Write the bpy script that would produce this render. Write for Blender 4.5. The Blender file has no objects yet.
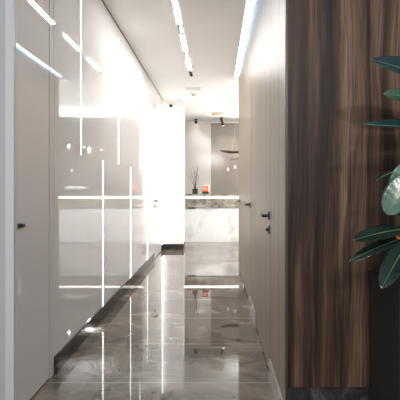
import bpy, bmesh, math, random
from mathutils import Vector, Matrix
random.seed(7)
scene = bpy.context.scene
COL = scene.collection
PI = math.pi

# ---------------------------------------------------------------- constants
F = 420.0                    # focal length in px of a 400 px frame
H = 1.17                     # camera height
CEIL = 2.846
XL, XR = -1.022, 0.334       # corridor wall faces
VX, VY = 216.5, 188.0        # vanishing point in the photograph

def pt(px, py, d):           # photograph pixel at distance d along the corridor
    return Vector(((px - VX) * d / F, d, H + (VY - py) * d / F))

# ---------------------------------------------------------------- materials
def nm(name):
    m = bpy.data.materials.new(name); m.use_nodes = True
    nt = m.node_tree; b = nt.nodes['Principled BSDF']
    return m, nt, b

def plain(name, col, rough=0.5, metal=0.0, ior=1.45, spec=0.5, coat=0.0, var=0.0, vscale=6.0):
    m, nt, b = nm(name)
    b.inputs['Base Color'].default_value = (*col, 1)
    b.inputs['Roughness'].default_value = rough
    b.inputs['Metallic'].default_value = metal
    b.inputs['IOR'].default_value = ior
    b.inputs['Specular IOR Level'].default_value = spec
    b.inputs['Coat Weight'].default_value = coat
    b.inputs['Coat Roughness'].default_value = 0.03
    if var > 0:
        tc = nt.nodes.new('ShaderNodeTexCoord'); n = nt.nodes.new('ShaderNodeTexNoise')
        n.inputs['Scale'].default_value = vscale; n.inputs['Detail'].default_value = 4
        r = nt.nodes.new('ShaderNodeValToRGB')
        r.color_ramp.elements[0].position = 0.3; r.color_ramp.elements[1].position = 0.7
        r.color_ramp.elements[0].color = (*[c * (1 - var) for c in col], 1)
        r.color_ramp.elements[1].color = (*[min(1, c * (1 + var)) for c in col], 1)
        nt.links.new(tc.outputs['Object'], n.inputs['Vector'])
        nt.links.new(n.outputs['Fac'], r.inputs['Fac'])
        nt.links.new(r.outputs['Color'], b.inputs['Base Color'])
    return m

def emit(name, col, s):
    m, nt, b = nm(name)
    b.inputs['Base Color'].default_value = (0.9, 0.9, 0.9, 1)
    b.inputs['Emission Color'].default_value = (*col, 1)
    b.inputs['Emission Strength'].default_value = s
    return m

def ramp(nt, stops):
    r = nt.nodes.new('ShaderNodeValToRGB'); e = r.color_ramp.elements
    while len(e) < len(stops): e.new(0.5)
    for i, (p, c) in enumerate(stops):
        e[i].position = p; e[i].color = (*c, 1)
    return r

def marble(name, dark, mid, light, scale=1.0, rough=0.03, ior=1.6, vein=0.6, rot=(0.2, 0.3, 0.6), joints=None):
    m, nt, b = nm(name); L = nt.links.new
    tc = nt.nodes.new('ShaderNodeTexCoord'); mp = nt.nodes.new('ShaderNodeMapping')
    mp.inputs['Rotation'].default_value = rot
    mp.inputs['Scale'].default_value = (scale, scale * 1.35, scale)
    L(tc.outputs['Object'], mp.inputs['Vector'])
    n1 = nt.nodes.new('ShaderNodeTexNoise'); n1.inputs['Scale'].default_value = 1.6
    n1.inputs['Detail'].default_value = 9; n1.inputs['Roughness'].default_value = 0.62
    n1.inputs['Distortion'].default_value = 1.3
    L(mp.outputs['Vector'], n1.inputs['Vector'])
    r1 = ramp(nt, [(0.32, dark), (0.5, mid), (0.72, [(a + c) / 2 for a, c in zip(mid, light)])])
    L(n1.outputs['Fac'], r1.inputs['Fac'])
    n2 = nt.nodes.new('ShaderNodeTexNoise'); n2.inputs['Scale'].default_value = 0.30
    n2.inputs['Detail'].default_value = 6; n2.inputs['Distortion'].default_value = 2.2
    L(mp.outputs['Vector'], n2.inputs['Vector'])
    sb = nt.nodes.new('ShaderNodeMath'); sb.operation = 'SUBTRACT'; sb.inputs[1].default_value = 0.30
    ab = nt.nodes.new('ShaderNodeMath'); ab.operation = 'ABSOLUTE'
    L(n2.outputs['Fac'], sb.inputs[0]); L(sb.outputs[0], ab.inputs[0])
    r2 = ramp(nt, [(0.0, (vein,) * 3), (0.028, (0, 0, 0))])
    L(ab.outputs[0], r2.inputs['Fac'])
    mx = nt.nodes.new('ShaderNodeMixRGB'); mx.inputs['Color2'].default_value = (*light, 1)
    L(r2.outputs['Color'], mx.inputs['Fac']); L(r1.outputs['Color'], mx.inputs['Color1'])
    out = mx.outputs['Color']
    if joints:
        y0, sp, wj, jc = joints
        sx = nt.nodes.new('ShaderNodeSeparateXYZ'); L(tc.outputs['Object'], sx.inputs[0])
        a = nt.nodes.new('ShaderNodeMath'); a.operation = 'SUBTRACT'; a.inputs[1].default_value = y0 - sp * 20
        L(sx.outputs['Y'], a.inputs[0])
        md = nt.nodes.new('ShaderNodeMath'); md.operation = 'MODULO'; md.inputs[1].default_value = sp
        L(a.outputs[0], md.inputs[0])
        lt = nt.nodes.new('ShaderNodeMath'); lt.operation = 'LESS_THAN'; lt.inputs[1].default_value = wj
        L(md.outputs[0], lt.inputs[0])
        m2 = nt.nodes.new('ShaderNodeMixRGB'); m2.inputs['Color2'].default_value = (*jc, 1)
        L(lt.outputs[0], m2.inputs['Fac']); L(out, m2.inputs['Color1']); out = m2.outputs['Color']
    L(out, b.inputs['Base Color'])
    b.inputs['Roughness'].default_value = rough; b.inputs['IOR'].default_value = ior
    return m

def walnut():
    m, nt, b = nm('walnut veneer'); L = nt.links.new
    tc = nt.nodes.new('ShaderNodeTexCoord')
    # slow sideways wander of the grain
    mw = nt.nodes.new('ShaderNodeMapping'); mw.inputs['Scale'].default_value = (2.0, 1.0, 0.8)
    nw = nt.nodes.new('ShaderNodeTexNoise'); nw.inputs['Scale'].default_value = 1.0; nw.inputs['Detail'].default_value = 2
    L(tc.outputs['Object'], mw.inputs[0]); L(mw.outputs[0], nw.inputs['Vector'])
    sx = nt.nodes.new('ShaderNodeSeparateXYZ'); L(tc.outputs['Object'], sx.inputs[0])
    ad = nt.nodes.new('ShaderNodeMath'); ad.operation = 'MULTIPLY_ADD'; ad.inputs[1].default_value = 0.16
    L(nw.outputs['Fac'], ad.inputs[0]); L(sx.outputs['X'], ad.inputs[2])
    cb = nt.nodes.new('ShaderNodeCombineXYZ'); L(ad.outputs[0], cb.inputs['X'])
    zs = nt.nodes.new('ShaderNodeMath'); zs.operation = 'MULTIPLY'; zs.inputs[1].default_value = 0.03
    L(sx.outputs['Z'], zs.inputs[0]); L(zs.outputs[0], cb.inputs['Z'])
    # broad bands
    n1 = nt.nodes.new('ShaderNodeTexNoise'); n1.inputs['Scale'].default_value = 12; n1.inputs['Detail'].default_value = 3
    n1.inputs['Roughness'].default_value = 0.55
    L(cb.outputs[0], n1.inputs['Vector'])
    r1 = ramp(nt, [(0.36, (0.020, 0.011, 0.008)), (0.45, (0.062, 0.033, 0.022)), (0.54, (0.105, 0.060, 0.040)), (0.66, (0.19, 0.118, 0.080))])
    L(n1.outputs['Fac'], r1.inputs['Fac'])
    # fine pores
    n2 = nt.nodes.new('ShaderNodeTexNoise'); n2.inputs['Scale'].default_value = 110; n2.inputs['Detail'].default_value = 3
    L(cb.outputs[0], n2.inputs['Vector'])
    r2 = ramp(nt, [(0.38, (0.52,) * 3), (0.60, (1.12,) * 3)]); L(n2.outputs['Fac'], r2.inputs['Fac'])
    mu = nt.nodes.new('ShaderNodeMixRGB'); mu.blend_type = 'MULTIPLY'; mu.inputs['Fac'].default_value = 1
    L(r1.outputs['Color'], mu.inputs['Color1']); L(r2.outputs['Color'], mu.inputs['Color2'])
    # dark narrow streaks
    n3 = nt.nodes.new('ShaderNodeTexNoise'); n3.inputs['Scale'].default_value = 15; n3.inputs['Detail'].default_value = 1
    L(cb.outputs[0], n3.inputs['Vector'])
    r3 = ramp(nt, [(0.33, (0.35,) * 3), (0.42, (1,) * 3)]); L(n3.outputs['Fac'], r3.inputs['Fac'])
    mv = nt.nodes.new('ShaderNodeMixRGB'); mv.blend_type = 'MULTIPLY'; mv.inputs['Fac'].default_value = 1
    L(mu.outputs['Color'], mv.inputs['Color1']); L(r3.outputs['Color'], mv.inputs['Color2'])
    L(mv.outputs['Color'], b.inputs['Base Color'])
    b.inputs['Roughness'].default_value = 0.5; b.inputs['Specular IOR Level'].default_value = 0.25
    return m

def satin():
    m, nt, b = nm('beige satin lacquer'); L = nt.links.new
    tc = nt.nodes.new('ShaderNodeTexCoord'); mp = nt.nodes.new('ShaderNodeMapping')
    mp.inputs['Scale'].default_value = (1, 14, 0.04)
    n = nt.nodes.new('ShaderNodeTexNoise'); n.inputs['Scale'].default_value = 1.6; n.inputs['Detail'].default_value = 3
    L(tc.outputs['Object'], mp.inputs[0]); L(mp.outputs[0], n.inputs['Vector'])
    r = ramp(nt, [(0.35, (0.165, 0.122, 0.083)), (0.65, (0.235, 0.178, 0.126))])
    L(n.outputs['Fac'], r.inputs['Fac']); L(r.outputs['Color'], b.inputs['Base Color'])
    b.inputs['Roughness'].default_value = 0.42; b.inputs['IOR'].default_value = 1.33
    return m

def leafmat(name, a, c):
    m, nt, b = nm(name); L = nt.links.new
    tc = nt.nodes.new('ShaderNodeTexCoord')
    n = nt.nodes.new('ShaderNodeTexNoise'); n.inputs['Scale'].default_value = 9; n.inputs['Detail'].default_value = 4
    L(tc.outputs['Object'], n.inputs['Vector'])
    r = ramp(nt, [(0.35, a), (0.65, c)]); L(n.outputs['Fac'], r.inputs['Fac'])
    L(r.outputs['Color'], b.inputs['Base Color'])
    b.inputs['Roughness'].default_value = 0.27; b.inputs['IOR'].default_value = 1.5
    b.inputs['Coat Weight'].default_value = 0.2; b.inputs['Coat Roughness'].default_value = 0.15
    return m

M = dict(
    gloss=plain('pale glossy lacquer', (0.74, 0.735, 0.725), rough=0.0, ior=3.4),
    white=plain('white plaster', (0.84, 0.83, 0.815), rough=0.8),
    ceil=plain('matt ceiling paint', (0.92, 0.915, 0.91), rough=0.9),
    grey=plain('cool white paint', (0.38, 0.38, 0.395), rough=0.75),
    trim=plain('pale trim', (0.50, 0.50, 0.515), rough=0.5),
    floor=marble('polished grey brown marble', (0.042, 0.033, 0.026), (0.105, 0.087, 0.071), (0.34, 0.30, 0.26), 1.0, 0.02, 1.75, 0.6,
                 joints=(2.52, 0.628, 0.006, (0.30, 0.28, 0.26))),
    base=marble('dark skirting marble', (0.010, 0.008, 0.006), (0.026, 0.021, 0.017), (0.09, 0.08, 0.065), 3.0, 0.08, 1.35, 0.4),
    rbase=marble('light skirting marble', (0.12, 0.105, 0.09), (0.28, 0.25, 0.22), (0.5, 0.46, 0.42), 3.0, 0.05, 1.5, 0.5),
    plinth=marble('black plinth marble', (0.01, 0.01, 0.01), (0.03, 0.029, 0.028), (0.22, 0.215, 0.21), 4.0, 0.2, 1.45, 0.6),
    slab=marble('banded grey brown marble', (0.10, 0.085, 0.065), (0.26, 0.235, 0.19), (0.6, 0.57, 0.52), 2.2, 0.08, 1.5, 0.5, rot=(0.1, 0.9, 0.2)),
    wmarble=marble('white veined marble', (0.66, 0.655, 0.65), (0.70, 0.695, 0.69), (0.20, 0.195, 0.19), 1.1, 0.1, 1.5, 0.9, rot=(0.1, 0.6, 0.3)),
    walnut=walnut(), satin=satin(),
    taupe=plain('polished taupe panel', (0.30, 0.265, 0.23), rough=0.12, ior=1.5, var=0.05, vscale=2),
    pale=plain('pale pink grey panel', (0.60, 0.565, 0.545), rough=0.15, ior=1.5),
    black=plain('matt black metal', (0.012, 0.012, 0.013), rough=0.4),
    darkgap=plain('shadow gap', (0.03, 0.028, 0.026), rough=0.7),
    bronze=plain('dark bronze edge', (0.045, 0.036, 0.032), rough=0.4),
    brass=plain('aged brass', (0.10, 0.068, 0.038), rough=0.4, metal=0.4),
    wire=plain('thin steel wire', (0.6, 0.58, 0.55), rough=0.4, metal=0.6),
    vent=plain('beige vent grille', (0.62, 0.53, 0.43), rough=0.6),
    ventw=plain('white vent grille', (0.86, 0.85, 0.84), rough=0.6),
    ventd=plain('vent recess', (0.6, 0.58, 0.56), rough=0.8),
    planter=plain('charcoal planter', (0.012, 0.014, 0.015), rough=0.55, var=0.1, vscale=20),
    soil=plain('potting soil', (0.03, 0.02, 0.014), rough=0.95, var=0.4, vscale=60),
    stem=plain('brown green stem', (0.10, 0.075, 0.04), rough=0.6, var=0.25, vscale=30),
    petiole=plain('green petiole', (0.16, 0.17, 0.06), rough=0.4),
    bud=plain('orange bud sheath', (0.55, 0.22, 0.05), rough=0.45),
    leafd=leafmat('dark rubber plant leaf', (0.006, 0.017, 0.013), (0.011, 0.028, 0.022)),
    leafb=leafmat('blue green rubber plant leaf', (0.009, 0.03, 0.032), (0.018, 0.052, 0.054)),
    leaf_lit=leafmat('lit green rubber plant leaf', (0.028, 0.07, 0.045), (0.05, 0.115, 0.075)),  # lit copy of the leaf green, light put into the colour
    midrib=plain('pale leaf midrib', (0.15, 0.24, 0.12), rough=0.4),
    orange=plain('orange card', (0.70, 0.12, 0.015), rough=0.5),
    card=plain('white card', (0.82, 0.81, 0.79), rough=0.6),
    twig=plain('dry twig', (0.10, 0.075, 0.05), rough=0.8),
    ceramic=plain('white ceramic', (0.82, 0.81, 0.79), rough=0.2),
    led=emit('white light line', (1.0, 0.985, 0.95), 3.6),
    track=emit('track lamp diffuser', (1.0, 0.98, 0.95), 70),
    cove=emit('cool cove light', (0.36, 0.66, 1.0), 3.2),
    cled=emit('counter light line', (1.0, 0.97, 0.92), 1.6),
    bulb=emit('pendant lamp glow', (1.0, 0.9, 0.74), 4),
    spotg=emit('spot lens', (1.0, 0.93, 0.8), 6),
)
g, nt, b = nm('frosted glass drop')
b.inputs['Base Color'].default_value = (0.95, 0.94, 0.92, 1); b.inputs['Transmission Weight'].default_value = 0.30
b.inputs['Roughness'].default_value = 0.15
M['glass'] = g

# ---------------------------------------------------------------- mesh helpers
def box(bm, x0, x1, y0, y1, z0, z1, bev=0.0):
    x0, x1 = sorted((x0, x1)); y0, y1 = sorted((y0, y1)); z0, z1 = sorted((z0, z1))
    vs = [bm.verts.new((x, y, z)) for x in (x0, x1) for y in (y0, y1) for z in (z0, z1)]
    idx = [(0, 1, 3, 2), (4, 6, 7, 5), (0, 4, 5, 1), (2, 3, 7, 6), (0, 2, 6, 4), (1, 5, 7, 3)]
    fs = [bm.faces.new([vs[i] for i in f]) for f in idx]
    if bev > 0:
        es = list({e for f in fs for e in f.edges})
        bmesh.ops.bevel(bm, geom=es, offset=bev, segments=2, affect='EDGES', profile=0.5)

def tube(bm, pts, radii, n=10, caps=True):
    pts = [Vector(p) for p in pts]
    if not isinstance(radii, (list, tuple)): radii = [radii] * len(pts)
    rings = []
    up = Vector((0, 0, 1))
    for i, p in enumerate(pts):
        t = (pts[min(i + 1, len(pts) - 1)] - pts[max(i - 1, 0)]).normalized()
        a = t.cross(up)
        if a.length < 1e-3: a = t.cross(Vector((1, 0, 0)))
        a.normalize(); c = a.cross(t).normalized()
        rings.append([bm.verts.new(p + radii[i] * (math.cos(k * 2 * PI / n) * a + math.sin(k * 2 * PI / n) * c)) for k in range(n)])
    for r0, r1 in zip(rings, rings[1:]):
        for k in range(n):
            bm.faces.new((r0[k], r0[(k + 1) % n], r1[(k + 1) % n], r1[k]))
    if caps:
        bm.faces.new(rings[0]); bm.faces.new(rings[-1][::-1])

def lathe(bm, prof, c=(0, 0, 0), n=24):
    c = Vector(c); rings = []
    for r, z in prof:
        rings.append([bm.verts.new(c + Vector((r * math.cos(k * 2 * PI / n), r * math.sin(k * 2 * PI / n), z))) for k in range(n)])
    for r0, r1 in zip(rings, rings[1:]):
        for k in range(n):
            bm.faces.new((r0[k], r0[(k + 1) % n], r1[(k + 1) % n], r1[k]))
    bm.faces.new(rings[0][::-1]); bm.faces.new(rings[-1])

def obj(name, bm, mat, parent=None, smooth=False, origin=None):
    bmesh.ops.recalc_face_normals(bm, faces=bm.faces)
    me = bpy.data.meshes.new(name); bm.to_mesh(me); bm.free()
    me.materials.append(mat)
    if smooth:
        for p in me.polygons: p.use_smooth = True
    o = bpy.data.objects.new(name, me); COL.objects.link(o)
    if parent is not None:
        o.parent = parent
        base = parent.matrix_basis.translation.copy(); q = parent.parent
        while q is not None:
            base += q.matrix_basis.translation; q = q.parent
        me.transform(Matrix.Translation(-base))
    elif origin is not None:
        me.transform(Matrix.Translation(-Vector(origin))); o.location = origin
    return o

def B(name, mat, boxes, parent=None, bev=0.0, origin=None):
    bm = bmesh.new()
    for bx in boxes: box(bm, *bx, bev=bev)
    return obj(name, bm, M[mat], parent, origin=origin)

def S(name, mat, boxes, bev=0.0, parent=None):
    o = B(name, mat, boxes, parent, bev)
    if parent is None: o['kind'] = 'structure'
    return o

def tag(o, label, cat, group=None):
    o['label'] = label; o['category'] = cat
    if group: o['group'] = group
    return o

def thing(name, label, cat, loc, group=None):
    o = bpy.data.objects.new(name, None); COL.objects.link(o)
    o.empty_display_size = 0.05; o.location = loc
    return tag(o, label, cat, group)

# ---------------------------------------------------------------- setting
S('floor', 'floor', [(-3.2, 3.2, -3.0, 10.9, -0.12, 0.0)])
# ceiling with the light slot along the right corridor wall (2.12 .. 6.34)
SLX = 0.272
TX = -0.376
S('ceiling', 'ceil', [(-3.2, TX - 0.0245, -3.0, 10.9, CEIL, CEIL + 0.2),
                      (TX + 0.0245, SLX, -3.0, 10.9, CEIL, CEIL + 0.2),
                      (TX - 0.0245, TX + 0.0245, -3.0, 1.395, CEIL, CEIL + 0.2),
                      (TX - 0.0245, TX + 0.0245, 6.32, 10.9, CEIL, CEIL + 0.2),
                      (TX - 0.0245, TX + 0.0245, 1.395, 6.32, CEIL + 0.05, CEIL + 0.2),
                      (SLX, 3.2, -3.0, 2.12, CEIL, CEIL + 0.2),
                      (SLX, 3.2, 6.34, 10.9, CEIL, CEIL + 0.2),
                      (XR + 0.006, 3.2, 2.12, 6.34, CEIL, CEIL + 0.2),
                      (SLX, XR + 0.006, 2.12, 6.34, CEIL + 0.12, CEIL + 0.2)])
# near left wall facing the lobby, with its pale corner trim
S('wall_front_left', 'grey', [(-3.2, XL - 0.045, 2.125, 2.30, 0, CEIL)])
S('trim_1', 'trim', [(XL - 0.045, XL - 0.001, 2.120, 2.138, 0, CEIL)], bev=0.002)

# glossy left corridor wall
G = 0.017
strips_up = [3.17, 4.39, 5.61]
strips_dn = [3.78, 5.00, 6.22]
edges = sorted(strips_up + strips_dn)
wb = [(-1.20, XL - 0.04, 2.31, 8.0, 0, CEIL - 0.004), (XL - 0.04, XL, 2.572, 2.636, 0, CEIL - 0.004)]
y = 2.644
ZM = 1.42
for e in edges + [None]:
    y1 = (e - G / 2) if e else 6.85
    wb.append((XL - 0.04, XL, y, y1, 0.0, CEIL - 0.004))
    if e:
        if e in strips_up:
            wb.append((XL - 0.04, XL, e - G / 2, e + G / 2, 0.0, ZM))
        else:
            wb.append((XL - 0.04, XL, e - G / 2, e + G / 2, ZM, CEIL - 0.004))
        y = e + G / 2
wb += [(XL - 0.04, XL, e - G / 2, e + G / 2, 2.735, CEIL - 0.004) for e in strips_up]
wb.append((XL - 0.04, XL, 7.76, 7.90, 0, CEIL - 0.004))
S('wall_left', 'gloss', wb)
d1 = S('door_1', 'gloss', [(XL - 0.035, XL, 2.142, 2.562, 0.012, CEIL - 0.006)])
d2 = S('door_2', 'gloss', [(XL - 0.035, XL, 6.856, 7.754, 0.012, CEIL - 0.006)])
S('baseboard_left', 'base', [(XL, XL + 0.012, 2.64, 6.85, 0, 0.11), (XL, XL + 0.012, 7.76, 8.0, 0, 0.11)])
S('ceiling_gap_shade', 'darkgap', [(XL + 0.0, XL + 0.006, 2.14, 8.0, CEIL - 0.004, CEIL)])  # solid strip, coloured dark as the shade of a ceiling gap

S('joint_shade', 'darkgap', [(XL - 0.039, XL - 0.002, 2.5625, 2.5715, 0, CEIL - 0.006)])  # dark strip set into the door joint, painted as its shade
# white pier closing the corridor
S('wall_pier', 'white', [(-1.6, -0.638, 8.0, 8.45, 0, CEIL)])
S('baseboard_pier', 'base', [(XL + 0.012, -0.626, 7.985, 8.0, 0, 0.105), (-0.638, -0.626, 8.0, 8.45, 0, 0.105)])

# right corridor wall: lacquered leaf doors and panels
RB = XR + 0.035
S('wall_right', 'satin', [(RB, 0.50, 2.12, 6.34, 0, CEIL),
                          (XR, RB, 2.062, 2.597, 0, CEIL),
                          (XR, RB, 3.503, 4.127, 0, CEIL),
                          (XR, RB, 5.003, 5.127, 0, CEIL),
                          (XR, RB, 6.053, 6.34, 0, CEIL)])
d3 = S('door_3', 'satin', [(XR, RB - 0.003, 2.602, 3.498, 0.012, CEIL - 0.004)])
d4 = S('door_4', 'satin', [(XR, RB - 0.003, 4.132, 4.998, 0.012, CEIL - 0.004)])
d5 = S('door_5', 'satin', [(XR, RB - 0.003, 5.132, 6.048, 0.012, CEIL - 0.004)])
S('baseboard_right', 'rbase', [(XR - 0.010, XR, a, c, 0, 0.11) for a, c in ((2.075, 2.597), (3.503, 4.127), (5.003, 5.127), (6.053, 6.34))])
# walnut wall facing the lobby
S('wall_front_right', 'walnut', [(XR + 0.012, 2.6, 2.045, 2.10, 0.20, CEIL)])
S('trim_3', 'bronze', [(XR, XR + 0.012, 2.04, 2.062, 0.2, CEIL)])
S('baseboard_front_right', 'plinth', [(XR + 0.004, 2.6, 2.058, 2.10, 0.0, 0.195)])
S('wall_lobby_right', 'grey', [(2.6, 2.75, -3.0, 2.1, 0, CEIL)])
# reception room
S('wall_back', 'taupe', [(-0.1375, 2.6, 10.5, 10.65, 0, 2.79)])
S('wall_back_left', 'pale', [(-1.6, -0.1375, 10.44, 10.65, 0, 2.79)])
S('wall_back_bulkhead', 'white', [(-1.6, 2.6, 10.52, 10.70, 2.79, CEIL)])
S('wall_reception_left', 'white', [(-1.75, -1.6, 8.0, 10.65, 0, CEIL)])
S('wall_reception_right', 'white', [(2.6, 2.75, 6.2, 10.65, 0, CEIL)])
S('wall_reception_front', 'white', [(0.50, 2.75, 6.2, 6.34, 0, CEIL)])

# ---------------------------------------------------------------- door furniture
def handle(door, x, yh, side, zc=0.975, key=True, lever=1, out=0.05, ph=0.026):
    # side +1: sticks out towards +x
    s = side
    hd = bpy.data.objects.new('door_handle', None); COL.objects.link(hd); hd.parent = door
    hd.location = (x, yh, zc); hd['label'] = 'black lever handle'
    bm = bmesh.new(); box(bm, x, x + s * 0.008, yh - 0.016, yh + 0.016, zc - ph, zc + ph, bev=0.002)
    obj('handle_plate', bm, M['black'], hd)
    bm = bmesh.new(); tube(bm, [(x + s * 0.006, yh, zc), (x + s * (out - .010), yh, zc)], 0.0105, 14)
    obj('handle_neck', bm, M['black'], hd)
    bm = bmesh.new(); box(bm, x + s * (out - .016), x + s * out, yh - 0.010, yh + lever * 0.115, zc - 0.009, zc + 0.009, bev=0.003)
    obj('lever', bm, M['black'], hd)
    if key:
        kz = zc - 0.088
        k = bpy.data.objects.new('door_lock', None); COL.objects.link(k); k.parent = door; k.location = (x, yh, kz)
        k['label'] = 'black thumb turn lock'
        bm = bmesh.new(); box(bm, x, x + s * 0.007, yh - 0.016, yh + 0.016, kz - 0.026, kz + 0.026, bev=0.002)
        obj('lock_plate', bm, M['black'], k)
        bm = bmesh.new(); tube(bm, [(x + s * 0.006, yh, kz), (x + s * 0.012, yh, kz), (x + s * 0.024, yh, kz)], [0.011, 0.011, 0.004], 12)
        obj('thumb_turn', bm, M['black'], k)
handle(d1, XL, 2.172, 1, key=False, lever=0.15, out=0.027, ph=0.012)
handle(d2, XL, 6.95, 1, 0.955)
handle(d3, XR, 2.655, -1, 0.995)
handle(d4, XR, 4.19, -1, 1.005, key=False)
handle(d5, XR, 5.95, -1, 0.985, key=False, lever=-1)

# ---------------------------------------------------------------- wall light lines
def strip(yc, z0, z1, label, group):
    t = thing('linear_wall_light', label, 'wall light', (XL - 0.02, yc, z0), group)
    B('channel', 'trim', [(XL - 0.038, XL - 0.010, yc - G / 2 + .001, yc + G / 2 - .001, z0, z1)], t)
    B('diffuser', 'led', [(XL - 0.010, XL - 0.0005, yc - G / 2 + .002, yc + G / 2 - .002, z0, z1)], t)
up_l = ['upper white light line in the glossy left wall, nearest the camera', 'upper white light line in the glossy wall, between the nearest and farthest upper ones',
        'upper white light line in the glossy left wall, farthest along the corridor']
dn_l = ['lower white light line rising from the dark skirting, nearest the camera', 'lower white light line from the skirting, between the nearest and farthest lower ones',
        'lower white light line from the skirting, closest to the far left door']
for yc, l in zip(strips_up, up_l): strip(yc, ZM + 0.005, 2.73, l, 'light lines in the left wall')
for yc, l in zip(strips_dn, dn_l): strip(yc, 0.112, ZM - 0.005, l, 'light lines in the left wall')
t = thing('corner_light', 'full height white light line in the corner beside the white pier', 'wall light', (XL - 0.02, 7.95, 0.11), 'light lines in the left wall')
B('channel', 'trim', [(XL - 0.038, XL - 0.012, 7.925, 7.975, 0.112, 2.72)], t)
B('diffuser', 'led', [(XL - 0.012, XL - 0.002, 7.942, 7.958, 0.112, 2.72)], t)

# ---------------------------------------------------------------- cove light over the right wall
t = thing('cove_light', 'long cool white light strip in the ceiling slot above the beige doors', 'ceiling light', (0.303, 4.2, CEIL + 0.12))
B('housing', 'trim', [(SLX + 0.006, XR - 0.002, 2.14, 6.32, CEIL + 0.085, CEIL + 0.12)], t)
B('diffuser', 'cove', [(SLX + 0.010, XR - 0.004, 2.15, 6.31, CEIL + 0.055, CEIL + 0.085)], t)

# ---------------------------------------------------------------- ceiling track with linear lamps
t = thing('lighting_track', 'black recessed ceiling track running down the corridor, holding white linear lamps', 'lighting track', (TX, 4.2, CEIL + 0.05))
B('rail', 'black', [(TX - 0.024, TX + 0.024, 1.40, 6.30, CEIL + 0.03, CEIL + 0.05), (TX - 0.024, TX - 0.021, 1.40, 6.30, CEIL, CEIL + 0.03), (TX + 0.021, TX + 0.024, 1.40, 6.30, CEIL, CEIL + 0.03)], t)
B('end_cap', 'black', [(TX - 0.024, TX + 0.024, 6.30, 6.315, CEIL, CEIL + 0.05)], t)
tl = ['linear lamp on the ceiling track, nearest in view', 'linear lamp on the ceiling track, second in view', 'linear lamp at the far end of the ceiling track']
for (a, c), l in zip([(3.79, 4.29), (4.63, 5.13), (5.47, 5.98)], tl):
    q = thing('linear_lamp', l, 'ceiling light', (TX, (a + c) / 2, CEIL + 0.03), 'linear lamps on the ceiling track')
    B('lamp_housing', 'black', [(TX - 0.019, TX + 0.019, a, c, CEIL + 0.016, CEIL + 0.03)], q)
    B('diffuser', 'track', [(TX - 0.0205, TX + 0.0205, a + .002, c - .002, CEIL - 0.001, CEIL + 0.016)], q, bev=0.002)

# ---------------------------------------------------------------- vents, detector, sensor, spots
def vent(name, label, x0, x1, y0, y1, mat, n):
    t = thing(name, label, 'vent', ((x0 + x1) / 2, (y0 + y1) / 2, CEIL))
    B('recess', 'ventd', [(x0 + .012, x1 - .012, y0 + .012, y1 - .012, CEIL - 0.004, CEIL)], t)
    B('frame', mat, [(x0, x1, y0, y0 + .016, CEIL - .012, CEIL), (x0, x1, y1 - .016, y1, CEIL - .012, CEIL),
                     (x0, x0 + .016, y0 + .016, y1 - .016, CEIL - .012, CEIL), (x1 - .016, x1, y0 + .016, y1 - .016, CEIL - .012, CEIL)], t)
    for i in range(n):
        yy = y0 + 0.016 + (y1 - y0 - 0.032) * (i + 0.5) / n
        B('slat', mat, [(x0 + .016, x1 - .016, yy - .006, yy + .006, CEIL - .010, CEIL - .004)], t)
vent('air_vent', 'slim white air vent in the ceiling near the end of the light track', -0.52, -0.26, 6.98, 7.14, 'ventw', 5)
vent('air_vent', 'beige air vent in the reception ceiling above the black spotlight', -0.105, 0.175, 9.25, 9.62, 'vent', 7)
t = thing('smoke_detector', 'small white round detector on the ceiling beside the slim vent', 'detector', (-0.402, 7.45, CEIL))
bm = bmesh.new(); lathe(bm, [(0.058, 0), (0.058, -0.012), (0.05, -0.018)], (-0.402, 7.45, CEIL), 24); obj('base', bm, M['ventw'], t)
bm = bmesh.new(); lathe(bm, [(0.036, -0.018), (0.034, -0.034), (0.02, -0.042)], (-0.402, 7.45, CEIL), 24); obj('chamber', bm, M['ventd'], t)

p = Vector((-0.867, 8.0, 2.735))
t = thing('motion_sensor', 'small black oval sensor high on the white pier', 'sensor', p)
bm = bmesh.new(); tube(bm, [p, p + Vector((0, -0.012, 0))], 0.034, 18); obj('base', bm, M['trim'], t)
bm = bmesh.new(); tube(bm, [p + Vector((0, -0.012, 0)), p + Vector((0, -0.03, 0)), p + Vector((0, -0.042, -0.004))], [0.031, 0.027, 0.012], 18); obj('lens', bm, M['black'], t, True)

def spot(label, base, aim, ln, r):
    base = Vector(base); aim = Vector(aim).normalized()
    t = thing('spotlight', label, 'spotlight', base)
    bm = bmesh.new(); lathe(bm, [(0.038, 0), (0.038, -0.014), (0.03, -0.02)], base, 18); obj('mount', bm, M['black'], t)
    j = base + Vector((0, 0, -0.055))
    bm = bmesh.new(); tube(bm, [base + Vector((0, 0, -0.018)), j], 0.010, 10); obj('arm', bm, M['black'], t)
    bm = bmesh.new(); tube(bm, [j - aim * ln * 0.25, j - aim * ln * 0.2, j + aim * ln * 0.75], [r * 0.8, r, r], 18)
    hd = obj('head', bm, M['black'], t)
    bm = bmesh.new(); tube(bm, [j + aim * ln * 0.75, j + aim * (ln * 0.75 + 0.004)], r * 0.75, 18); obj('lens', bm, M['spotg'], hd)
spot('black tilted cylinder spotlight in front of the taupe back wall', (0.118, 10.0, CEIL), (0.30, 0.22, -0.92), 0.19, 0.030)
spot('small black spotlight aimed at the pale part of the back wall', (-0.50, 10.22, CEIL), (0.0, 0.6, -0.8), 0.055, 0.036)

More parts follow.
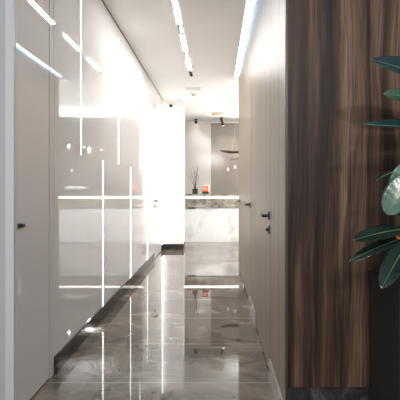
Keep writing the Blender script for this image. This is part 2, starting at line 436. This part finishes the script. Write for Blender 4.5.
# ---------------------------------------------------------------- reception counter
CY = 9.10
t = thing('reception_counter', 'long reception counter with white marble front and lit grey brown marble band', 'counter', (0.6, CEIL * 0 + 9.5, 0))
B('front_panel', 'wmarble', [(-1.05, 1.95, CY, CY + 0.06, 0, 0.748), (-1.05, -0.99, CY + .06, 9.88, 0, 0.748), (1.89, 1.95, CY + .06, 9.88, 0, 0.748)], t)
B('marble_band', 'slab', [(-1.07, 1.97, CY - 0.03, CY + 0.06, 0.748, 0.945), (-1.07, -0.99, CY + .06, 9.90, 0.748, 0.945), (1.89, 1.97, CY + .06, 9.90, 0.748, 0.945)], t, bev=0.003)
B('light_line', 'cled', [(-1.04, 1.94, CY + 0.0, CY + 0.05, 0.945, 0.990)], t)
B('counter_top', 'slab', [(-1.07, 1.97, CY - 0.03, 9.90, 0.990, 1.040)], t, bev=0.003)
B('inner_shelf', 'card', [(-0.99, 1.89, CY + 0.07, 9.86, 0.70, 0.73)], t)
bxp = pt(187.5, 206.2, CY - 0.03); bxq = pt(195.5, 208.6, CY - 0.03)
t = thing('flat_black_box', 'small flat black box on the counter front under the marble band', 'box', ((bxp.x + bxq.x) / 2, CY - 0.02, bxq.z))
B('case', 'black', [(bxp.x, bxq.x, CY - 0.03, CY - 0.0005, bxq.z + 0.001, 0.7475)], t, bev=0.004)  # black shape under the band, built as a plain box
B('slot', 'darkgap', [(bxp.x + .03, bxq.x - .03, CY - 0.032, CY - 0.03, bxq.z + .012, bxq.z + .02)], t)

TOP = 1.040
# vase with twigs
vp = Vector((-0.468, 9.22, TOP))
t = thing('twig_vase', 'square black vase of dry twigs on the counter', 'vase', vp)
bm = bmesh.new()
box(bm, vp.x - .058, vp.x + .058, vp.y - .058, vp.y + .058, TOP, TOP + .115, bev=0.008)
obj('bottle', bm, M['black'], t)
bm = bmesh.new(); tube(bm, [vp + Vector((0, 0, .112)), vp + Vector((0, 0, .145))], [.022, .026], 16); obj('neck', bm, M['black'], t)
tips = [(-0.10, .02, .50), (-0.03, -.03, .60), (0.05, .03, .58), (0.09, -.02, .42), (-0.15, .0, .40), (0.02, .05, .50), (0.07, 0.04, .64)]
for dx, dy, hz in tips:
    bm = bmesh.new()
    a = vp + Vector((dx * .08, dy * .1, .12)); e = vp + Vector((dx, dy, hz))
    mid = a.lerp(e, .5) + Vector((-dx * .22, 0, 0))
    pts = [a * (1 - u) ** 2 + mid * 2 * u * (1 - u) + e * u * u for u in [i / 8 for i in range(9)]]
    tube(bm, pts, [0.0055 - 0.0035 * i / 8 for i in range(9)], 6)
    for k in (4, 5, 6, 7):
        s = (-1) ** k
        tube(bm, [pts[k], pts[k] + Vector((s * .018, 0, .035)), pts[k] + Vector((s * .026, .008, .075))], [.003, .002, .0012], 5)
    obj('twig', bm, M['twig'], t)
# brochure holder
hp = pt(205.7, 193, 9.2); hp.z = TOP; hp.y = 9.2
t = thing('leaflet_holder', 'small black holder with orange and white leaflets on the counter', 'leaflet holder', hp)
B('holder', 'black', [(hp.x - .075, hp.x + .075, 9.16, 9.25, TOP, TOP + .012), (hp.x - .075, hp.x + .07, 9.16, 9.172, TOP + .012, TOP + .055)], t, bev=0.002)
B('white_leaflet', 'card', [(hp.x - .070, hp.x + .078, 9.215, 9.235, TOP + .0125, TOP + .195)], t, bev=0.001)
o = B('orange_leaflet', 'orange', [(hp.x - .070, hp.x + .052, 9.178, 9.205, TOP + .0125, TOP + .175)], t, bev=0.001)
o['label'] = 'orange leaflet'
B('printed_line', 'card', [(hp.x - .05, hp.x - .0, 9.1765, 9.178, TOP + .125, TOP + .137), (hp.x - .05, hp.x + .025, 9.1765, 9.178, TOP + .10, TOP + .112)], o)
# low white dish (seen in the glossy wall)
t = thing('shallow_dish', 'wide shallow white footed dish on the counter, seen mirrored in the glossy wall', 'dish', (1.03, 9.35, TOP))
bm = bmesh.new(); lathe(bm, [(.12, 0), (.12, .01), (.06, .025), (.06, .045), (.21, .062), (.262, .10), (.285, .165), (.277, .168), (.25, .11), (.2, .08), (.01, .078)], (1.03, 9.35, TOP), 40)
obj('bowl', bm, M['ceramic'], t, True)
bm = bmesh.new(); lathe(bm, [(.07, 0.0785), (.085, .09), (.07, .10), (.02, .106)], (1.03, 9.35, TOP), 24)
obj('pebbles', bm, M['twig'], t, True)['kind'] = 'stuff'

# ---------------------------------------------------------------- pendant over the counter
PZ, PY = 2.0, 9.65
t = thing('pendant_lamp', 'long thin brass pendant of crossing blades with glowing lamps above the counter', 'pendant lamp', (0.85, PY, CEIL))
B('canopy', 'ventw', [(0.45, 1.25, PY - .035, PY + .035, CEIL - .025, CEIL)], t, bev=0.004)
def blade(p0, p1, w, arch, tw):
    bm = bmesh.new(); n = 28; rows = []
    p0, p1 = Vector(p0), Vector(p1)
    d = (p1 - p0).normalized(); side = Vector((-d.y, d.x, 0)).normalized()
    for i in range(n + 1):
        u = i / n
        c = p0.lerp(p1, u) + Vector((0, 0, arch * math.sin(PI * 2 * u)))
        hw = w * (math.sin(PI * min(max(u, .004), .996)) ** 0.7)
        a = tw * (u - .5)
        s = side * math.cos(a) + Vector((0, 0, 1)) * math.sin(a); nn = d.cross(s).normalized()
        th = 0.005 + 0.22 * hw
        rows.append([bm.verts.new(c + s * hw), bm.verts.new(c + nn * th), bm.verts.new(c - s * hw), bm.verts.new(c - nn * th)])
    for a_, b_ in zip(rows, rows[1:]):
        for k in range(4): bm.faces.new((a_[k], a_[(k + 1) % 4], b_[(k + 1) % 4], b_[k]))
    bm.faces.new(rows[0]); bm.faces.new(rows[-1][::-1])
    return obj('blade', bm, M['brass'], t, True)
blade((0.08, PY, 2.03), (1.25, PY + .05, 2.00), 0.085, -0.03, 1.5)
blade((0.32, PY - .03, 1.82), (1.70, PY + .02, 2.13), 0.05, -0.025, -0.7)
for bx_, bz_, r_ in ((0.587, 2.04, .017), (0.862, 1.99, .026), (0.977, 2.10, .02), (1.32, 2.08, .017)):
    bm = bmesh.new(); lathe(bm, [(r_ * .2, -r_ * .7), (r_ * .75, -r_ * .5), (r_, 0), (r_ * .75, r_ * .5), (r_ * .2, r_ * .7)], (bx_, PY - .07, bz_), 16)
    lp = obj('lamp', bm, M['bulb'], t, True)
    bm = bmesh.new(); tube(bm, [(bx_, PY - .07, bz_ + r_ * .65), (bx_, PY - .01, bz_ + r_ * .65 + .02)], .006, 8); obj('socket', bm, M['brass'], lp)
for wx, wz in ((0.355, 2.03), (0.55, 2.03), (1.15, 2.02), (1.45, 2.08)):
    bm = bmesh.new(); tube(bm, [(wx, PY, wz), (min(max(wx, .47), 1.23), PY, CEIL - .022)], .0028, 6); obj('wire', bm, M['wire'], t)
for gx, gz in ((.264, 1.60), (.425, 1.655), (.771, 1.565), (1.046, 1.68), (1.276, 1.585)):
    bm = bmesh.new(); lathe(bm, [(.004, .05), (.018, .025), (.036, -.008), (.030, -.032), (.008, -.045)], (gx, PY, gz), 16)
    gd = obj('glass_drop', bm, M['glass'], t, True)
    bm = bmesh.new(); tube(bm, [(gx, PY, gz + .049), (gx, PY, 1.98)], .0012, 5); obj('cord', bm, M['wire'], gd)

# ---------------------------------------------------------------- rubber plant in its planter
PX0, PX1, PY0, PY1, PZT = 0.737, 1.080, 1.690, 2.030, 0.77
t = thing('rubber_plant', 'rubber plant with dark glossy leaves in a tall charcoal planter by the walnut wall', 'plant', (0.908, 1.86, 0))
bm = bmesh.new()
box(bm, PX0, PX1, PY0, PY1, 0.0, PZT - 0.06, bev=0.004)
for x0, x1, y0, y1 in ((PX0, PX1, PY0, PY0 + .02), (PX0, PX1, PY1 - .02, PY1), (PX0, PX0 + .02, PY0 + .02, PY1 - .02), (PX1 - .02, PX1, PY0 + .02, PY1 - .02)):
    box(bm, x0, x1, y0, y1, PZT - 0.06, PZT)
obj('planter', bm, M['planter'], t)
B('soil', 'soil', [(PX0 + .021, PX1 - .021, PY0 + .021, PY1 - .021, PZT - .06, PZT - .025)], t)
SX, SY = 0.83, 1.80
def stem(pts, r0, r1):
    bm = bmesh.new(); n = len(pts)
    tube(bm, pts, [r0 + (r1 - r0) * i / (n - 1) for i in range(n)], 10)
    return obj('stem', bm, M['stem'], t, True)
stem([(SX, SY, PZT - .03), (SX + .01, SY, 1.05), (SX + .03, SY - .01, 1.25), (SX + .05, SY - .01, 1.5), (SX + .06, SY, 1.72)], .011, .006)
stem([(SX + .05, SY + .05, PZT - .03), (SX + .11, SY + .05, 1.1), (SX + .17, SY + .04, 1.4), (SX + .20, SY + .03, 1.62)], .010, .005)

def leaf(base, tip, w, nrm, arch, mat, attach, cup=0.18, wp=0.5, tipk=1.0):
    """Solid leaf blade from base to tip; nrm = direction the upper face looks, arch = sag in metres."""
    base, tip, nrm = Vector(base), Vector(tip), Vector(nrm)
    d = (tip - base); ln = d.length; dn = d.normalized()
    side = dn.cross(nrm).normalized(); up = side.cross(dn).normalized()
    n, mcs = 22, 5
    top, bot, rib = [], [], []
    def prof(u):
        v = (u ** (0.62)) * ((1 - u) ** (0.72 * tipk))
        return v / (0.462)
    for i in range(n + 1):
        u = i / n
        c = base + d * u + up * (arch * 4 * u * (1 - u))
        hw = max(w * prof(u), 0.0008)
        rt, rb = [], []
        for j in range(-mcs, mcs + 1):
            s = j / mcs
            off = up * (hw * cup * (abs(s) ** 1.4) * 1.6 + 0.0022 * math.sin(u * 42 + abs(s) * 5) * abs(s) * (hw / w))
            p = c + side * (hw * s) + off
            rt.append(p + up * 0.0008); rb.append(p - up * 0.0008)
        top.append(rt); bot.append(rb); rib.append(c + up * 0.0012)
    bm = bmesh.new()
    T = [[bm.verts.new(p) for p in r] for r in top]; Bv = [[bm.verts.new(p) for p in r] for r in bot]
    m = 2 * mcs
    for i in range(n):
        for j in range(m):
            bm.faces.new((T[i][j], T[i][j + 1], T[i + 1][j + 1], T[i + 1][j]))
            bm.faces.new((Bv[i][j], Bv[i + 1][j], Bv[i + 1][j + 1], Bv[i][j + 1]))
        bm.faces.new((T[i][0], T[i + 1][0], Bv[i + 1][0], Bv[i][0]))
        bm.faces.new((T[i][m], Bv[i][m], Bv[i + 1][m], T[i + 1][m]))
    for j in range(m):
        bm.faces.new((T[0][j], Bv[0][j], Bv[0][j + 1], T[0][j + 1]))
        bm.faces.new((T[n][j], T[n][j + 1], Bv[n][j + 1], Bv[n][j]))
    lf = obj('leaf', bm, M[mat], t, True)
    bm = bmesh.new(); tube(bm, rib[:-1], [0.0021 * (1 - i / n) + .0004 for i in range(n)], 6); obj('midrib', bm, M['midrib'], lf, True)
    at = Vector(attach)
    bm = bmesh.new(); tube(bm, [at, at.lerp(base, .5) + Vector((0, 0, .006)), base + dn * .006], [.0036, .003, .0026], 8); obj('leaf_stalk', bm, M['petiole'], lf, True)
    return lf

def st(z):   # point on the main stem
    u = (z - .82) / .9
    return (SX + .06 * u, SY - .006, z)
# 1 long blue green leaf high up
leaf(pt(440, 84, 1.72), pt(370.5, 60, 1.64), .056, (-.05, -.92, .42), .012, 'leafb', st(1.60), .16)
# 2 leaf below it, in the lit leaf colour
leaf(pt(446, 104, 1.72), pt(383.5, 94, 1.66), .036, (0.1, -.9, .35), .006, 'leaf_lit', st(1.52), .12, tipk=.75)
# 3 dark leaf, nearly edge on
leaf(pt(440, 128, 1.74), pt(358, 124, 1.66), .056, (0.02, -.66, .75), -.002, 'leafb', st(1.44), .22, tipk=1.5)
# 4 narrow drooping leaf
leaf(pt(428, 170, 1.78), pt(373.5, 182, 1.70), .030, (-.2, -.30, .93), .026, 'leafd', st(1.30), .1)
# 5 leaf facing the camera, in the lit colour
leaf(pt(405, 163, 1.69), pt(396, 206, 1.70), .052, (-.37, -.89, .265), .008, 'leaf_lit', st(1.27), .10)
# 6 leaf with hanging tip, also coloured as lit
leaf(pt(411, 172, 1.61), pt(387, 215, 1.605),   .052, (-.37, -.89, .265), .010, 'leaf_lit', st(1.22), .10, tipk=.75)
# 7, 8 dark leaves pointing left
leaf(pt(404, 229, 1.76), pt(353, 240.5, 1.62), .036, (0.1, -.72, .66), .010, 'leafd', st(1.00), .14, tipk=.85)
leaf(pt(404, 238, 1.78), pt(349, 262, 1.72), .030, (0.05, -.62, .76), .014, 'leafd', st(.985), .12, tipk=.9)
# 9 hanging leaf over the planter
leaf(pt(410, 240, 1.72), pt(381.5, 289, 1.52), .045, (-.42, -.80, .42), .016, 'leafd', st(.97), .14, tipk=.8)
# 10 small dark leaf behind
leaf(pt(412, 186, 1.84), pt(379, 192, 1.88), .014, (0, -.6, .8), .004, 'leafd', st(1.17), .1)
# 11 foliage at the picture's edge
leaf(pt(410, 226, 1.78), pt(393, 206, 1.82), .020, (.3, -.9, .2), .004, 'leafd', st(1.03), .1)
# the rest of the crown, to the right
rest = [(438, 118, 470, 112, .05, (.2, -.7, .6)), (430, 150, 480, 176, .05, (.2, -.7, .6)), (424, 196, 476, 214, .045, (.1, -.6, .7)),
        (424, 232, 468, 262, .045, (.2, -.7, .6)), (440, 92, 476, 58, .045, (.5, -.8, .2)), (424, 246, 440, 290, .04, (.3, -.8, .4))]
for bx_, by_, tx_, ty_, w_, n_ in rest:
    b_ = pt(bx_, by_, 1.76)
    leaf(b_, pt(tx_, ty_, 1.70), w_, n_, .01, 'leafd', st(max(.96, b_.z - .03)), .14)
stem([(SX + .012, SY, 1.10), (SX + .01, 1.70, 1.30), (SX - .02, 1.56, 1.50), (SX - .085, 1.42, 1.65)], .007, .004)  # unseen side branch, added to carry the shadow-casting leaf
leaf((.737, 1.384, 1.645), (.737, 1.36, 1.425), .075, (.02, -.85, .4), .006, 'leafd', (SX - .085, 1.42, 1.65), .04, tipk=.62)  # unseen leaf, added to cast a round shadow on the walnut
bm = bmesh.new(); bp = pt(397.5, 237.5, 1.74)
tube(bm, [Vector(st(.985)), bp + Vector((.01, 0, -.004)), bp, bp + Vector((-.006, 0, .018)), bp + Vector((-.007, 0, .028))], [.004, .005, .006, .004, .001], 8)
obj('bud', bm, M['bud'], t, True)['label'] = 'orange bud'

# ---------------------------------------------------------------- lights
def area(name, loc, rot, sx, sy, e, col=(1, 1, 1)):
    l = bpy.data.lights.new(name, 'AREA'); l.shape = 'RECTANGLE'; l.size = sx; l.size_y = sy; l.energy = e; l.color = col
    o = bpy.data.objects.new(name, l); COL.objects.link(o); o.location = loc; o.rotation_euler = rot
    return o
def sp(name, loc, aim, e, ang, col=(1, 1, 1), r=.04, blend=.6):
    l = bpy.data.lights.new(name, 'SPOT'); l.energy = e; l.spot_size = math.radians(ang); l.spot_blend = blend
    l.shadow_soft_size = r; l.color = col
    o = bpy.data.objects.new(name, l); COL.objects.link(o); o.location = loc
    o.rotation_euler = (Vector(aim) - Vector(loc)).to_track_quat('-Z', 'Y').to_euler()
    return o
for dx, dy in ((0.75, 6.75), (1.8, 6.75), (0.75, 7.6), (1.8, 7.6)):  # added spots with no fittings, brightening the reception room
    sp('reception fill spot', (dx, dy, CEIL - .03), (dx, dy, 0), 26, 150, (1, .97, .93), r=.05)
sp('pier fill spot', (-0.55, 7.2, CEIL - .05), (-0.8, 8.0, 1.3), 8, 120, (1, .98, .95))  # added spot without a fitting, brightens the white pier
sp('back wall spot', (0.16, 10.02, CEIL - .16), (0.3, 10.5, 1.9), 12, 80, (1, .92, .82))
sp('back wall spot pale', (-0.5, 10.2, CEIL - .12), (-0.55, 10.44, 1.9), 1.2, 100, (1, .95, .92))
sp('ceiling fill uplight', (0.862, PY - .07, 2.06), (0.6, 7.8, 4.0), 19, 165, (1, .98, .96), r=.02)  # uplights added at the pendant to whiten the reception ceiling
sp('ceiling fill uplight', (1.32, PY - .07, 2.13), (1.2, 7.8, 4.0), 19, 165, (1, .98, .96), r=.02)
# lobby downlight, an added soft fill and the daylight of its open front
sp('lobby downlight', (0.78, -0.6, 2.4), (0.72, 2.05, 1.62), 14, 50, (1, .95, .9), r=.03)
area('lobby fill light', (-0.2, -1.0, CEIL - .05), (math.radians(40), 0, 0), 1.6, 0.8, 34, (1, .96, .92))  # soft fill added for the walnut wall and leaf highlights

w = bpy.data.worlds.new('World'); scene.world = w; w.use_nodes = True
w.node_tree.nodes['Background'].inputs['Color'].default_value = (0.88, 0.93, 1.0, 1)
w.node_tree.nodes['Background'].inputs['Strength'].default_value = 0.30

# ---------------------------------------------------------------- camera and view
cam = bpy.data.cameras.new('Camera'); co = bpy.data.objects.new('Camera', cam); COL.objects.link(co)
cam.sensor_width = 36; cam.lens = F / 400 * 36
cam.shift_x = -(VX - 200) / 400; cam.shift_y = -(200 - VY) / 400
co.location = (0, 0, H); co.rotation_euler = (PI / 2, 0, 0)
cam.clip_start = 0.05
scene.camera = co
try:
    scene.cycles.diffuse_bounces = 8; scene.cycles.max_bounces = 16; scene.cycles.glossy_bounces = 8
except Exception: pass
scene.view_settings.view_transform = 'Standard'; scene.view_settings.look = 'None'
scene.view_settings.gamma = 1; scene.view_settings.use_curve_mapping = False
scene.view_settings.exposure = 1.9
